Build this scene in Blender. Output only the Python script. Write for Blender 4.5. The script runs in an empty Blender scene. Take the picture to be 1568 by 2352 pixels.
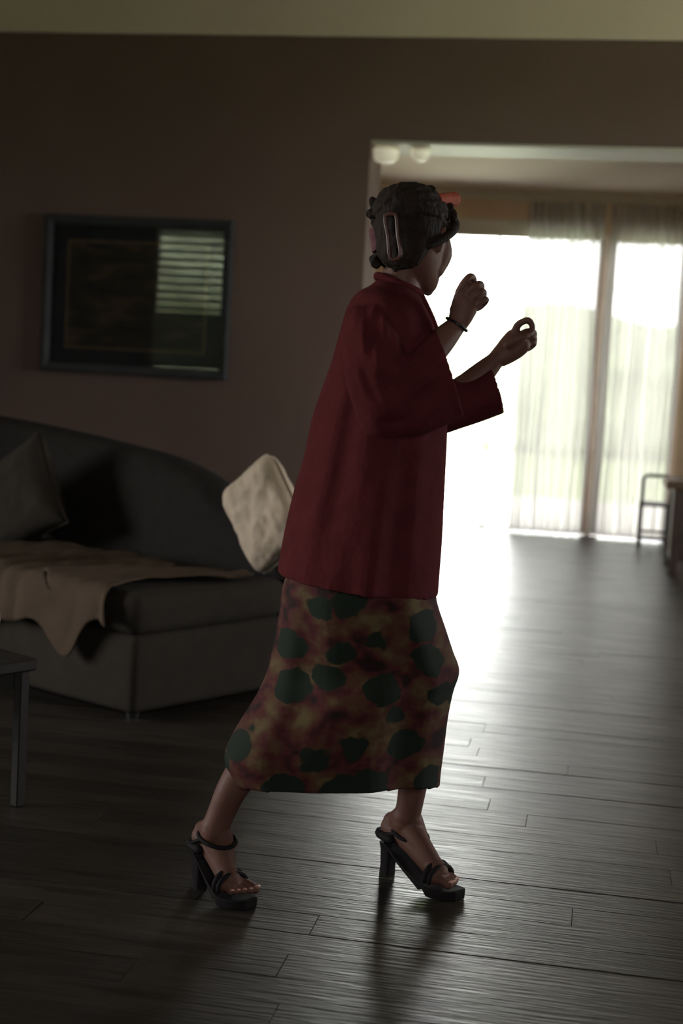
import bpy, bmesh, math, random
from mathutils import Vector, Matrix, noise
random.seed(7)
C = bpy.context.scene.collection
PI = math.pi

# ------------------------------------------------------------------ camera
F = 50 / 36 * 2352                      # focal length in pixels of the 1568x2352 frame
CAMH = 1.195
PITCH = math.atan((1176 - 880) / F)
ROLL = math.radians(3.2)
_f = Vector((0, math.cos(PITCH), -math.sin(PITCH)))
_u = Vector((0, math.sin(PITCH), math.cos(PITCH)))
_r = Vector((1, 0, 0))
CX = math.cos(ROLL) * _r + math.sin(ROLL) * _u
CY = -math.sin(ROLL) * _r + math.cos(ROLL) * _u
CP = Vector((0, 0, CAMH))
cam = bpy.data.cameras.new('camera')
cam.sensor_fit = 'VERTICAL'; cam.sensor_height = 36; cam.sensor_width = 24; cam.lens = 50
cam.clip_end = 300; cam.clip_start = 0.05
cam.dof.use_dof = True; cam.dof.focus_distance = 3.30; cam.dof.aperture_fstop = 2.6
camo = bpy.data.objects.new('camera', cam); C.objects.link(camo)
camo.matrix_world = Matrix(((CX.x, CY.x, -_f.x, CP.x), (CX.y, CY.y, -_f.y, CP.y), (CX.z, CY.z, -_f.z, CP.z), (0, 0, 0, 1)))
bpy.context.scene.camera = camo

# ------------------------------------------------------------------ daylight and exposure
sc = bpy.context.scene
w = bpy.data.worlds.new('overcast'); sc.world = w; w.use_nodes = True
bg = w.node_tree.nodes['Background']
bg.inputs[0].default_value = (1.0, 0.99, 1.0, 1); bg.inputs[1].default_value = 4.0
sc.view_settings.view_transform = 'Standard'; sc.view_settings.look = 'None'
sc.view_settings.gamma = 1; sc.view_settings.use_curve_mapping = False
sc.view_settings.exposure = 2.12
sc.cycles.use_denoising = True
sc.cycles.max_bounces = 14; sc.cycles.diffuse_bounces = 8; sc.cycles.glossy_bounces = 5
sc.cycles.transparent_max_bounces = 24; sc.cycles.transmission_bounces = 8
sc.cycles.sample_clamp_indirect = 6.0
sc.cycles.caustics_reflective = False; sc.cycles.caustics_refractive = False

# ------------------------------------------------------------------ helpers
def ray(px, py): return _f + CX * ((px - 784) / F) - CY * ((py - 1176) / F)
def PY(px, py, y):                      # the point seen there whose world y is y
    d = ray(px, py); return CP + d * (y / d.y)
def PZ(px, py, z=0):
    d = ray(px, py); return CP + d * ((z - CP.z) / d.z)
YAW = math.radians(10)                  # the house stands 10 degrees off the line of sight
HA = Vector((math.cos(YAW), -math.sin(YAW), 0)); HB = Vector((math.sin(YAW), math.cos(YAW), 0))
def H(a, b, z=0): return HA * a + HB * b + Vector((0, 0, z))
def onB(px, py, b):                     # (a, z) on the house plane b
    d = ray(px, py); t = b / d.dot(HB); p = CP + d * t; return p.dot(HA), p.z

def new(bm, name, mat, parent=None, smooth=False, kind=None, label=None, cat=None, group=None):
    me = bpy.data.meshes.new(name)
    bmesh.ops.recalc_face_normals(bm, faces=bm.faces)
    bm.to_mesh(me); bm.free()
    if smooth:
        for p in me.polygons: p.use_smooth = True
    mats = mat if isinstance(mat, (list, tuple)) else [mat]
    for m in mats: me.materials.append(m)
    o = bpy.data.objects.new(name, me); C.objects.link(o)
    if parent: o.parent = parent
    tag(o, label, cat, group, kind)
    return o
def tag(o, label=None, cat=None, group=None, kind=None):
    if label: o['label'] = label
    if cat: o['category'] = cat
    if group: o['group'] = group
    if kind: o['kind'] = kind
    return o
def empty(name, loc=(0, 0, 0), rotz=0, **k):
    o = bpy.data.objects.new(name, None); C.objects.link(o); o.location = loc; o.rotation_euler = (0, 0, rotz)
    o.empty_display_size = .1
    return tag(o, **k)
def box(bm, a0, a1, b0, b1, z0, z1, T=None, bev=0, seg=1):
    T = T or H
    vs = [bm.verts.new(T(a, b, z)) for z in (z0, z1) for b in (b0, b1) for a in (a0, a1)]
    fs = [bm.faces.new([vs[i] for i in q]) for q in ((0, 1, 3, 2), (4, 6, 7, 5), (0, 4, 5, 1), (2, 3, 7, 6), (0, 2, 6, 4), (1, 5, 7, 3))]
    if bev:
        es = list({e for f in fs for e in f.edges})
        bmesh.ops.bevel(bm, geom=es, offset=bev, segments=seg, profile=.5, affect='EDGES')
    return bm
L3 = lambda a, b, z: Vector((a, b, z))
def boxobj(name, mat, dims, parent=None, T=None, bev=0, seg=1, **k):
    bm = bmesh.new(); box(bm, *dims, T=T, bev=bev, seg=seg)
    return new(bm, name, mat, parent, **k)

def rings_mesh(bm, rings, closed_start=True, closed_end=True):
    vr = [[bm.verts.new(p) for p in r] for r in rings]
    n = len(vr[0])
    for i in range(len(vr) - 1):
        for j in range(n):
            bm.faces.new((vr[i][j], vr[i][(j + 1) % n], vr[i + 1][(j + 1) % n], vr[i + 1][j]))
    if closed_start: bm.faces.new(vr[0][::-1])
    if closed_end: bm.faces.new(vr[-1])
    return vr
def catmull(rows, sub):                 # rows of floats, smooth interpolation
    out = []
    n = len(rows)
    for i in range(n - 1):
        p0 = rows[max(i - 1, 0)]; p1 = rows[i]; p2 = rows[i + 1]; p3 = rows[min(i + 2, n - 1)]
        for s in range(sub):
            t = s / sub
            out.append([.5 * ((2 * b) + (-a + c) * t + (2 * a - 5 * b + 4 * c - d) * t * t + (-a + 3 * b - 3 * c + d) * t ** 3) for a, b, c, d in zip(p0, p1, p2, p3)])
    out.append(list(rows[-1])); return out
def sloft(rows, n=48, sub=4, fold=None, ex=2.0, inset=0):
    """rows: px0,py0,px1,py1,y0,y1,b,lift -> elliptical rings spanning the two points, b = half depth"""
    rr = []
    for k, r in enumerate(catmull(rows, sub)):
        p, q = PY(r[0], r[1], r[4]), PY(r[2], r[3], r[5])
        c = (p + q) / 2; e = (q - p) / 2; L = e.length; e1 = e / L; L -= inset; b = r[6] - inset
        ax2 = Vector((0, 1, 0)); ax2 = (ax2 - ax2.dot(e1) * e1).normalized()
        up = e1.cross(ax2).normalized()
        if up.z < 0: up = -up
        ring = []
        for j in range(n):
            t = 2 * PI * j / n
            cs, sn = math.cos(t), math.sin(t)
            x = math.copysign(abs(cs) ** (2 / ex), cs); y = math.copysign(abs(sn) ** (2 / ex), sn)
            m = 1 + (fold(k, t, abs(sn)) if fold else 0)
            ring.append(c + e1 * (L * x) + ax2 * (b * y * m) + up * (r[7] * abs(sn) if len(r) > 7 else 0))
        rr.append(ring)
    return rr
def chain(bm, pts, rad, n=16, sub=3, flat=None):
    """tapered tube with round ends through pts"""
    rows = catmull([list(p) + [r] for p, r in zip(pts, rad)], sub)
    P = [Vector(r[:3]) for r in rows]; R = [r[3] for r in rows]
    T = [(P[min(i + 1, len(P) - 1)] - P[max(i - 1, 0)]).normalized() for i in range(len(P))]
    nrm = T[0].orthogonal().normalized()
    def ring(p, t, r):
        nonlocal nrm
        nrm = (nrm - nrm.dot(t) * t).normalized(); bn = t.cross(nrm)
        out = []
        for j in range(n):
            a = 2 * PI * j / n
            out.append(p + nrm * (r * math.cos(a)) + bn * (r * math.sin(a)))
        return out
    rings = []
    for a in (75, 50, 25):
        a = math.radians(a); rings.append(ring(P[0] - T[0] * R[0] * math.sin(a), T[0], R[0] * math.cos(a)))
    for p, t, r in zip(P, T, R): rings.append(ring(p, t, r))
    for a in (25, 50, 75):
        a = math.radians(a); rings.append(ring(P[-1] + T[-1] * R[-1] * math.sin(a), T[-1], R[-1] * math.cos(a)))
    rings_mesh(bm, rings)
def ellipsoid(bm, c, r, M=None, seg=24, fn=None):
    g = bmesh.ops.create_uvsphere(bm, u_segments=seg, v_segments=seg // 2, radius=1)
    for v in g['verts']:
        p = v.co.copy()
        if fn: p *= fn(p)
        p = Vector((p.x * r[0], p.y * r[1], p.z * r[2]))
        if M: p = M @ p
        v.co = Vector(c) + p
def remesh(o, vox, smooth_it=2, fac=.5):
    m = o.modifiers.new('r', 'REMESH'); m.mode = 'VOXEL'; m.voxel_size = vox; m.use_smooth_shade = True
    if smooth_it:
        s = o.modifiers.new('s', 'SMOOTH'); s.factor = fac; s.iterations = smooth_it
    dg = bpy.context.evaluated_depsgraph_get(); dg.update()
    me = bpy.data.meshes.new_from_object(o.evaluated_get(dg))
    mats = [x for x in o.data.materials]
    o.modifiers.clear(); o.data = me; me.materials.clear()
    for x in mats: me.materials.append(x)
    for p in me.polygons: p.use_smooth = True; p.material_index = 0
    return o

# ------------------------------------------------------------------ materials
def mat(name, col, rough=.8, spec=.5, metal=0, var=0, vscale=8, bump=0, bscale=60, objvar=0, sheen=0, stretch=None):
    m = bpy.data.materials.new(name); m.use_nodes = True
    nt = m.node_tree; N = nt.nodes; L = nt.links; P = N['Principled BSDF']
    P.inputs['Roughness'].default_value = rough; P.inputs['Metallic'].default_value = metal
    P.inputs['Specular IOR Level'].default_value = spec
    if sheen: P.inputs['Sheen Weight'].default_value = sheen
    tc = N.new('ShaderNodeTexCoord'); mp = N.new('ShaderNodeMapping'); L.new(tc.outputs['Object'], mp.inputs[0])
    if stretch: mp.inputs['Scale'].default_value = stretch
    col = tuple(col)
    P.inputs['Base Color'].default_value = (*col, 1)
    src = None
    if var:
        nz = N.new('ShaderNodeTexNoise'); nz.inputs['Scale'].default_value = vscale; nz.inputs['Detail'].default_value = 5
        L.new(mp.outputs[0], nz.inputs['Vector'])
        rp = N.new('ShaderNodeValToRGB'); rp.color_ramp.elements[0].position = .3; rp.color_ramp.elements[1].position = .7
        rp.color_ramp.elements[0].color = (*[c * (1 - var) for c in col], 1); rp.color_ramp.elements[1].color = (*[min(1, c * (1 + var)) for c in col], 1)
        L.new(nz.outputs[0], rp.inputs[0]); src = rp.outputs[0]; L.new(src, P.inputs['Base Color'])
    if objvar:
        oi = N.new('ShaderNodeObjectInfo'); mr = N.new('ShaderNodeMapRange'); mr.inputs[3].default_value = 1 - objvar; mr.inputs[4].default_value = 1 + objvar
        L.new(oi.outputs['Random'], mr.inputs[0])
        mx = N.new('ShaderNodeVectorMath'); mx.operation = 'SCALE'
        if src: L.new(src, mx.inputs[0])
        else: mx.inputs[0].default_value = col
        L.new(mr.outputs[0], mx.inputs['Scale']); L.new(mx.outputs[0], P.inputs['Base Color'])
    if bump:
        n2 = N.new('ShaderNodeTexNoise'); n2.inputs['Scale'].default_value = bscale; n2.inputs['Detail'].default_value = 4
        L.new(mp.outputs[0], n2.inputs['Vector'])
        b = N.new('ShaderNodeBump'); b.inputs['Strength'].default_value = bump; b.inputs['Distance'].default_value = .01
        L.new(n2.outputs[0], b.inputs['Height']); L.new(b.outputs[0], P.inputs['Normal'])
    return m
M_wall = mat('taupe_wall_paint', (.19, .130, .110), .85, .3, var=.06, vscale=1.5, bump=.05, bscale=120)
M_far = mat('cream_wall_paint', (.74, .57, .40), .85, .3, var=.05, vscale=1.5)
M_ceil = mat('ceiling_paint', (.86, .74, .63), .9, .2, var=.04, vscale=1.2)
M_white = mat('white_trim_paint', (.70, .66, .58), .5, .4, var=.03)
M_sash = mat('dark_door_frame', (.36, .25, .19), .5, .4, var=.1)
M_post = mat('post_paint', (.78, .66, .59), .6, .3, var=.05)
M_black = mat('black_metal', (.015, .015, .015), .4, .5, var=.2)
M_sofa = mat('sofa_fabric', (.016, .014, .012), .95, .2, var=.15, vscale=20, bump=.3, bscale=250)
M_sofac = mat('sofa_cushion_fabric', (.026, .021, .016), .95, .2, var=.12, vscale=14, bump=.3, bscale=250)
M_throw = mat('throw_wool', (.075, .052, .036), .95, .1, var=.12, vscale=10, bump=.5, bscale=160)
M_pil = mat('pale_cushion_velvet', (.46, .36, .265), .7, .4, var=.2, vscale=9, bump=.6, bscale=30, sheen=.3)
M_frame = mat('black_picture_frame', (.040, .042, .048), .65, .5, var=.2)
M_mat = mat('dark_picture_mount', (.055, .06, .07), .9, .1, var=.1)
M_fillet = mat('gilt_fillet', (.16, .11, .06), .45, .5, var=.2)
M_table = mat('dark_table_wood', (.012, .009, .008), .6, .25, var=.3, vscale=6, stretch=(1, 12, 12))
M_cons = mat('umber_table_wood', (.16, .12, .10), .5, .4, var=.25, vscale=6)
M_wood = mat('brown_wood', (.26, .17, .11), .5, .4, var=.25, vscale=5, stretch=(1, 10, 10))
M_ceramic = mat('pale_ceramic', (.35, .32, .26), .3, .5, var=.04)
M_lamp = mat('frosted_glass_shade', (.85, .82, .70), .4, .5, var=.03)
_lp = M_lamp.node_tree.nodes['Principled BSDF']; _lp.inputs['Emission Color'].default_value = (1, .93, .68, 1); _lp.inputs['Emission Strength'].default_value = .07
M_blind = mat('blind_slat', (.62, .64, .55), .6, .3, var=.04)
M_lawn = mat('lawn', (.33, .385, .22), .95, .1, var=.25, vscale=1.2)
M_hedge = mat('hedge_leaves', (.34, .385, .26), .95, .1, var=.3, vscale=3)
M_patio = mat('patio_concrete', (.55, .54, .50), .9, .2, var=.08, vscale=2)
M_jacket = mat('maroon_jacket_cloth', (.075, .014, .015), .95, .06, var=.12, vscale=18, bump=.35, bscale=40)
M_skin = mat('skin', (.12, .052, .036), .6, .3, var=.08, vscale=12, bump=.08, bscale=90)
M_hair = mat('dark_hair', (.022, .014, .011), .75, .15, var=.4, vscale=30, bump=.8, bscale=70, stretch=(1, 1, .35))
M_shoe = mat('black_shoe_leather', (.012, .010, .010), .7, .12, var=.2)
M_roll = mat('orange_hair_roller', (.42, .06, .018), .5, .4, var=.2, vscale=60, bump=.6, bscale=300)
M_rollm = mat('mauve_hair_roller', (.17, .06, .075), .7, .3, var=.2, vscale=60, bump=.6, bscale=300)
M_clip = mat('auburn_hair_clip', (.075, .026, .021), .4, .5, var=.15)
M_band = mat('dark_bracelet', (.01, .008, .008), .4, .5, var=.2)
M_gem = mat('pale_shoe_stud', (.8, .76, .72), .15, .8)
M_nail = mat('nail', (.55, .28, .22), .25, .6, var=.05)
M_eye = mat('eye_white', (.6, .57, .53), .2, .5)
M_iris = mat('eye_iris', (.03, .015, .01), .2, .5)
M_lip = mat('lip', (.12, .035, .03), .5, .4)

def glass_mat(name, tint=(1, 1, 1)):
    m = bpy.data.materials.new(name); m.use_nodes = True; N = m.node_tree.nodes; L = m.node_tree.links; N.clear()
    o = N.new('ShaderNodeOutputMaterial'); t = N.new('ShaderNodeBsdfTransparent'); g = N.new('ShaderNodeBsdfGlossy'); f = N.new('ShaderNodeFresnel'); x = N.new('ShaderNodeMixShader')
    f.inputs[0].default_value = 1.5; t.inputs[0].default_value = (*tint, 1); g.inputs['Roughness'].default_value = .015
    L.new(f.outputs[0], x.inputs[0]); L.new(t.outputs[0], x.inputs[1]); L.new(g.outputs[0], x.inputs[2]); L.new(x.outputs[0], o.inputs[0])
    return m
M_glass = glass_mat('window_glass', (.97, .98, .97)); M_pglass = glass_mat('picture_glass')
def sheer_mat():
    m = bpy.data.materials.new('sheer_curtain_voile'); m.use_nodes = True; N = m.node_tree.nodes; L = m.node_tree.links; N.clear()
    o = N.new('ShaderNodeOutputMaterial'); t = N.new('ShaderNodeBsdfTransparent'); tl = N.new('ShaderNodeBsdfTranslucent'); d = N.new('ShaderNodeBsdfDiffuse')
    a = N.new('ShaderNodeMixShader'); b = N.new('ShaderNodeMixShader')
    tl.inputs[0].default_value = (.50, .49, .50, 1); d.inputs[0].default_value = (.80, .78, .72, 1)
    tc = N.new('ShaderNodeTexCoord'); wv = N.new('ShaderNodeTexNoise'); wv.inputs['Scale'].default_value = 7
    mp = N.new('ShaderNodeMapping'); mp.inputs['Scale'].default_value = (3, 3, .03); L.new(tc.outputs['Object'], mp.inputs[0]); L.new(mp.outputs[0], wv.inputs['Vector'])
    mr = N.new('ShaderNodeMapRange'); mr.inputs[1].default_value = .35; mr.inputs[2].default_value = .65; mr.inputs[3].default_value = .02; mr.inputs[4].default_value = .12
    L.new(wv.outputs[0], mr.inputs[0])
    a.inputs[0].default_value = .45; L.new(tl.outputs[0], a.inputs[1]); L.new(d.outputs[0], a.inputs[2])
    L.new(mr.outputs[0], b.inputs[0]); L.new(a.outputs[0], b.inputs[1]); L.new(t.outputs[0], b.inputs[2]); L.new(b.outputs[0], o.inputs[0])
    return m
M_sheer = sheer_mat()

def floor_mat():
    m = mat('dark_oiled_plank', (.026, .021, .017), .42, .42, var=.45, vscale=3.0, objvar=.35, stretch=(1.2, 14, 14), bump=.22, bscale=7)
    N = m.node_tree.nodes; L = m.node_tree.links; P = N['Principled BSDF']
    nz = N.new('ShaderNodeTexNoise'); nz.inputs['Scale'].default_value = 2.2; nz.inputs['Detail'].default_value = 4
    mp = [x for x in N if x.type == 'MAPPING'][0]; L.new(mp.outputs[0], nz.inputs['Vector'])
    mr = N.new('ShaderNodeMapRange'); mr.inputs[1].default_value = .3; mr.inputs[2].default_value = .7; mr.inputs[3].default_value = .30; mr.inputs[4].default_value = .42
    L.new(nz.outputs[0], mr.inputs[0]); L.new(mr.outputs[0], P.inputs['Roughness'])
    return m
M_floor = floor_mat()
M_sub = mat('floor_joint_dark', (.016, .013, .011), .9, .1)

def skirt_mat():
    m = bpy.data.materials.new('printed_skirt_cloth'); m.use_nodes = True; N = m.node_tree.nodes; L = m.node_tree.links; P = N['Principled BSDF']
    P.inputs['Roughness'].default_value = .85; P.inputs['Specular IOR Level'].default_value = .2
    tc = N.new('ShaderNodeTexCoord'); mp = N.new('ShaderNodeMapping'); mp.inputs['Rotation'].default_value = (0, .35, 0); mp.inputs['Scale'].default_value = (1, .6, 1.25)
    L.new(tc.outputs['Object'], mp.inputs[0])
    nz = N.new('ShaderNodeTexNoise'); nz.inputs['Scale'].default_value = 17; nz.inputs['Detail'].default_value = 3; L.new(mp.outputs[0], nz.inputs['Vector'])
    r1 = N.new('ShaderNodeValToRGB'); e = r1.color_ramp.elements
    e[0].position = .36; e[0].color = (.016, .007, .006, 1); e[1].position = .68; e[1].color = (.10, .070, .030, 1)
    x = e.new(.47); x.color = (.065, .014, .013, 1); x = e.new(.57); x.color = (.075, .036, .018, 1)
    L.new(nz.outputs[0], r1.inputs[0])
    vo = N.new('ShaderNodeTexVoronoi'); vo.inputs['Scale'].default_value = 8.2; vo.inputs['Randomness'].default_value = .75
    wp = N.new('ShaderNodeTexNoise'); wp.inputs['Scale'].default_value = 20; L.new(mp.outputs[0], wp.inputs['Vector'])
    vm = N.new('ShaderNodeVectorMath'); vm.operation = 'SCALE'; vm.inputs['Scale'].default_value = .05; L.new(wp.outputs['Color'], vm.inputs[0])
    va = N.new('ShaderNodeVectorMath'); L.new(mp.outputs[0], va.inputs[0]); L.new(vm.outputs[0], va.inputs[1]); L.new(va.outputs[0], vo.inputs['Vector'])
    r2 = N.new('ShaderNodeValToRGB'); r2.color_ramp.elements[0].position = .36; r2.color_ramp.elements[0].color = (1, 1, 1, 1); r2.color_ramp.elements[1].position = .40; r2.color_ramp.elements[1].color = (0, 0, 0, 1)
    L.new(vo.outputs['Distance'], r2.inputs[0])
    mx = N.new('ShaderNodeMix'); mx.data_type = 'RGBA'; L.new(r2.outputs[0], mx.inputs[0]); L.new(r1.outputs[0], mx.inputs[6]); mx.inputs[7].default_value = (.010, .016, .009, 1)
    L.new(mx.outputs[2], P.inputs['Base Color'])
    return m
M_skirt = skirt_mat()
def paint_mat():                        # the murky picture under the glass: flat print
    m = bpy.data.materials.new('landscape_print'); m.use_nodes = True; N = m.node_tree.nodes; L = m.node_tree.links; P = N['Principled BSDF']
    P.inputs['Roughness'].default_value = .9
    tc = N.new('ShaderNodeTexCoord'); mp = N.new('ShaderNodeMapping'); mp.inputs['Scale'].default_value = (1.5, 1.5, 5)
    L.new(tc.outputs['Object'], mp.inputs[0]); nz = N.new('ShaderNodeTexNoise'); nz.inputs['Scale'].default_value = 2.6; nz.inputs['Detail'].default_value = 5; L.new(mp.outputs[0], nz.inputs['Vector'])
    r = N.new('ShaderNodeValToRGB'); e = r.color_ramp.elements; e[0].position = .38; e[0].color = (.04, .04, .036, 1); e[1].position = .66; e[1].color = (.16, .10, .06, 1)
    x = e.new(.52); x.color = (.065, .062, .045, 1); L.new(nz.outputs[0], r.inputs[0]); L.new(r.outputs[0], P.inputs['Base Color'])
    return m
M_print = paint_mat()

# ------------------------------------------------------------------ the house
B1 = 7.88                               # face of the dividing wall
WT = .40                                # its thickness
aO, _ = onB(838, 560, B1)               # left jamb of the opening
_, zO = onB(1200, 329, B1)              # head of the opening
_, zC = onB(784, 84, B1)                # top of the dark wall, where the cream band starts
pb = PZ(1240, 1221, 0); B2 = pb.dot(HB) # window wall
_, zT = onB(1290, 536, B2)              # head of the doors
_, zC2 = onB(1240, 441, B2)             # far ceiling
def A2(px, py=870): return onB(px, py, B2)[0]
AL, AR, BB = -6.7, 4.2, -0.9
FL, FR = -3.4, 4.4
print('HOUSE', aO, zO, zC, B2, zT, zC2)
aw0, aw1, aw2, aw3 = A2(905), A2(1366), A2(1381), A2(1543)

# floor: boarded, seams real
fl = boxobj('floor', M_sub, (min(AL, FL) - .2, FR + .2, BB - .2, B2 + .12, -.08, -.012), kind='structure')
rnd = random.Random(3)
PWD = .118; GAP = .0009
meshes = {}
def plank_mesh(Lg):
    if Lg in meshes: return meshes[Lg]
    bm = bmesh.new(); box(bm, 0, Lg - GAP, 0, PWD - GAP, -.012, 0, T=L3, bev=.0007)
    me = bpy.data.meshes.new('plank'); bmesh.ops.recalc_face_normals(bm, faces=bm.faces); bm.to_mesh(me); bm.free(); me.materials.append(M_floor); meshes[Lg] = me; return me
b = 2.0; cnt = 0
restbm = bmesh.new()
bend = 2.0 + PWD * 56
nrow = 0
while b < bend - 1e-6:
    # single boards where the camera sees them; the run goes on to the walls in the joined part
    lo, hi = -.36 * b - 1.1 - .06 * b, .34 * b - .05 * b + .4
    x = lo - rnd.random() * .8
    box(restbm, AL, x - GAP, b, b + PWD - GAP, -.012, 0)
    while x < hi and cnt < 296:
        Lg = rnd.choice((1.2, 1.5, 1.8, 2.1)); o = bpy.data.objects.new('plank', plank_mesh(Lg)); C.objects.link(o)
        o.location = H(x, b, rnd.uniform(-.0004, .0003)); o.rotation_euler = (rnd.uniform(-.0035, .0035), rnd.uniform(-.0006, .0006), -YAW); o.parent = fl; x += Lg; cnt += 1
    if x < AR: box(restbm, x, AR, b, b + PWD - GAP, -.012, 0)
    b += PWD; nrow += 1
for (s, e) in ((BB, 2.0), (bend, B2)):
    b = s if s == bend else e - PWD * math.floor((e - s) / PWD)
    while b < e - PWD * .5:
        x = (AL if b < B1 else FL)
        x -= rnd.random()
        while x < FR:
            Lg = rnd.choice((1.2, 1.5, 1.8, 2.1)); dz = rnd.uniform(-.0012, 0)
            box(restbm, x, x + Lg - GAP, b, min(b + PWD, e) - GAP, -.012 + dz, dz); x += Lg
        b += PWD
rest = new(restbm, 'plank_run', M_floor, fl, kind='stuff')
print('PLANKS', cnt, nrow)

# shell
ZR = zC + .42                          # the ceiling proper, raised to make room for the added cream band
boxobj('ceiling', M_ceil, (AL - .2, AR + .2, BB - .2, B1 + WT, ZR, ZR + .1), kind='structure')
boxobj('ceiling_stand_in', M_ceil, (AL, AR, B1 - .012, B1 + WT, zC, ZR), bev=.003, kind='structure', label='upright cream band above the dark wall, standing in for the lit ceiling')  # pale upright face added so the ceiling strip reads bright
boxobj('ceiling_sunroom', M_ceil, (FL - .2, FR + .2, B1 + .001, B2 + .3, zC2, zC2 + .1), kind='structure')
bm = bmesh.new()
box(bm, AL - .2, aO, B1, B1 + WT, 0, zC); box(bm, aO, FR + .2, B1, B1 + WT, zO, zC)
new(bm, 'wall_back', M_wall, kind='structure')
bm = bmesh.new(); wr0, wr1, wrz0, wrz1 = 5.4, 7.4, .6, 2.7
for d in ((BB, wr0, 0, ZR), (wr1, B1, 0, ZR), (wr0, wr1, 0, wrz0), (wr0, wr1, wrz1, ZR)): box(bm, AR, AR + .2, d[0], d[1], d[2], d[3])
new(bm, 'wall_right', M_wall, kind='structure')
boxobj('baseboard_back', M_sash, (AL, aO, B1 - .016, B1, 0, .11), kind='structure')
boxobj('wall_sunroom_left', M_far, (FL - .2, FL, B1 + WT, B2, 0, zC2), kind='structure')
boxobj('wall_sunroom_right', M_far, (FR, FR + .2, B1, B2, 0, zC2), kind='structure')
bm = bmesh.new()
aE = A2(1562)
box(bm, FL, aw0, B2, B2 + .14, 0, zC2); box(bm, aw0, aE, B2, B2 + .14, zT, zC2); box(bm, aE, FR, B2, B2 + .14, 0, zC2)
new(bm, 'wall_sunroom_window', M_far, kind='structure')
boxobj('trim_1', M_white, (FL, FR, B2 - .06, B2, zC2 - .075, zC2), bev=.01, kind='structure')       # cornice
boxobj('trim_2', M_white, (aO, FR, B1 + .012, B1 + WT - .01, zO - .018, zO), bev=.004, kind='structure')   # head lining of the opening
boxobj('baseboard_sunroom', M_white, (aE, FR, B2 - .014, B2, 0, .1), kind='structure')
boxobj('trim_3', M_post, (A2(1366), A2(1381), B2 - .02, B2 + .14, 0, zT), bev=.006, kind='structure')   # post between the doors
boxobj('trim_4', M_white, (aw0 - .02, aw1, B2 - .022, B2 + .0, zT - .005, zT + .10), bev=.005, kind='structure')  # casing over the door

def window(name, a0, a1, z0, z1, b, stiles, fm, fw=.05, dark=None, T=H):
    e = empty(name, T(a0, b, z0), kind='structure')
    Mi = Matrix.Translation(-e.location)
    def part(nm, m, d, bev=.004):
        bm = bmesh.new(); box(bm, *d, T=lambda a, bb, z: T(a, bb, z) - e.location, bev=bev); return new(bm, nm, m, e)
    part('frame', fm, (a0, a1, b + .02, b + .1, z0, z0 + .025)); part('frame', fm, (a0, a1, b + .02, b + .1, z1 - fw, z1))
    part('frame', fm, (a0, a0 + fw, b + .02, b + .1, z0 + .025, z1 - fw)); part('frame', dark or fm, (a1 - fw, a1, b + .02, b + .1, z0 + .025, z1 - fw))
    xs = [a0 + fw] + stiles + [a1 - fw]
    for s in stiles: part('stile', fm, (s - .011, s + .011, b + .035, b + .07, z0 + .025, z1 - fw))
    for i in range(len(xs) - 1): part('pane', M_glass, (xs[i] + .01, xs[i + 1] - .01, b + .05, b + .056, z0 + .02, z1 - fw + .005), bev=0)
    return e
window('window_1', aw0, aw1, 0, zT, B2, [A2(1126)], M_white, .045, dark=M_sash)
window('window_2', aw2, aE, 0, zT, B2, [], M_post, .055, dark=M_post)

# curtain rail and sheers
def onA(px, z): return A2(px)
rail = boxobj('curtain_rail', M_white, (A2(1175), A2(1575), B2 - .17, B2 - .13, zC2 - .095, zC2 - .075), bev=.004, label='white curtain rail above the sunroom windows carrying the sheers', cat='curtain rail')
def curtain(a0, a1, folds, seed, label, dens):
    bm = bmesh.new(); r = random.Random(seed); n = folds * 14; ph = [r.uniform(.6, 1.4) for _ in range(folds + 2)]
    tot = sum(ph[:folds]); cuts = [0]
    for i in range(folds): cuts.append(cuts[-1] + ph[i] / tot)
    zt, zb = zC2 - .098, .025; rows = 14; V = []
    for k in range(rows + 1):
        z = zt + (zb - zt) * k / rows; row = []
        for i in range(n + 1):
            s = i / n; j = min(int(s * folds), folds - 1); u = s * folds - j
            a = a0 + (a1 - a0) * (cuts[j] + (cuts[j + 1] - cuts[j]) * u)
            amp = (.028 + .018 * k / rows) * dens * (.7 + .5 * ph[j])
            row.append(bm.verts.new(H(a + .008 * math.sin(k * .7 + j), B2 - .15 + amp * math.sin(2 * PI * u + .5 * math.sin(k * .5 + j)), z)))
        V.append(row)
    for k in range(rows):
        for i in range(n): bm.faces.new((V[k][i], V[k][i + 1], V[k + 1][i + 1], V[k + 1][i]))
    return new(bm, 'sheer_curtain', M_sheer, smooth=True, label=label, cat='curtain', group='sheer curtains at the sunroom windows')
curtain(A2(1190), A2(1361), 9, 4, 'wide white sheer curtain over the right half of the glass door, beside the brown post', 1.0)
curtain(A2(1378), A2(1552), 10, 8, 'narrower white sheer curtain hanging at the right, beyond the brown post', .9)

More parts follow.
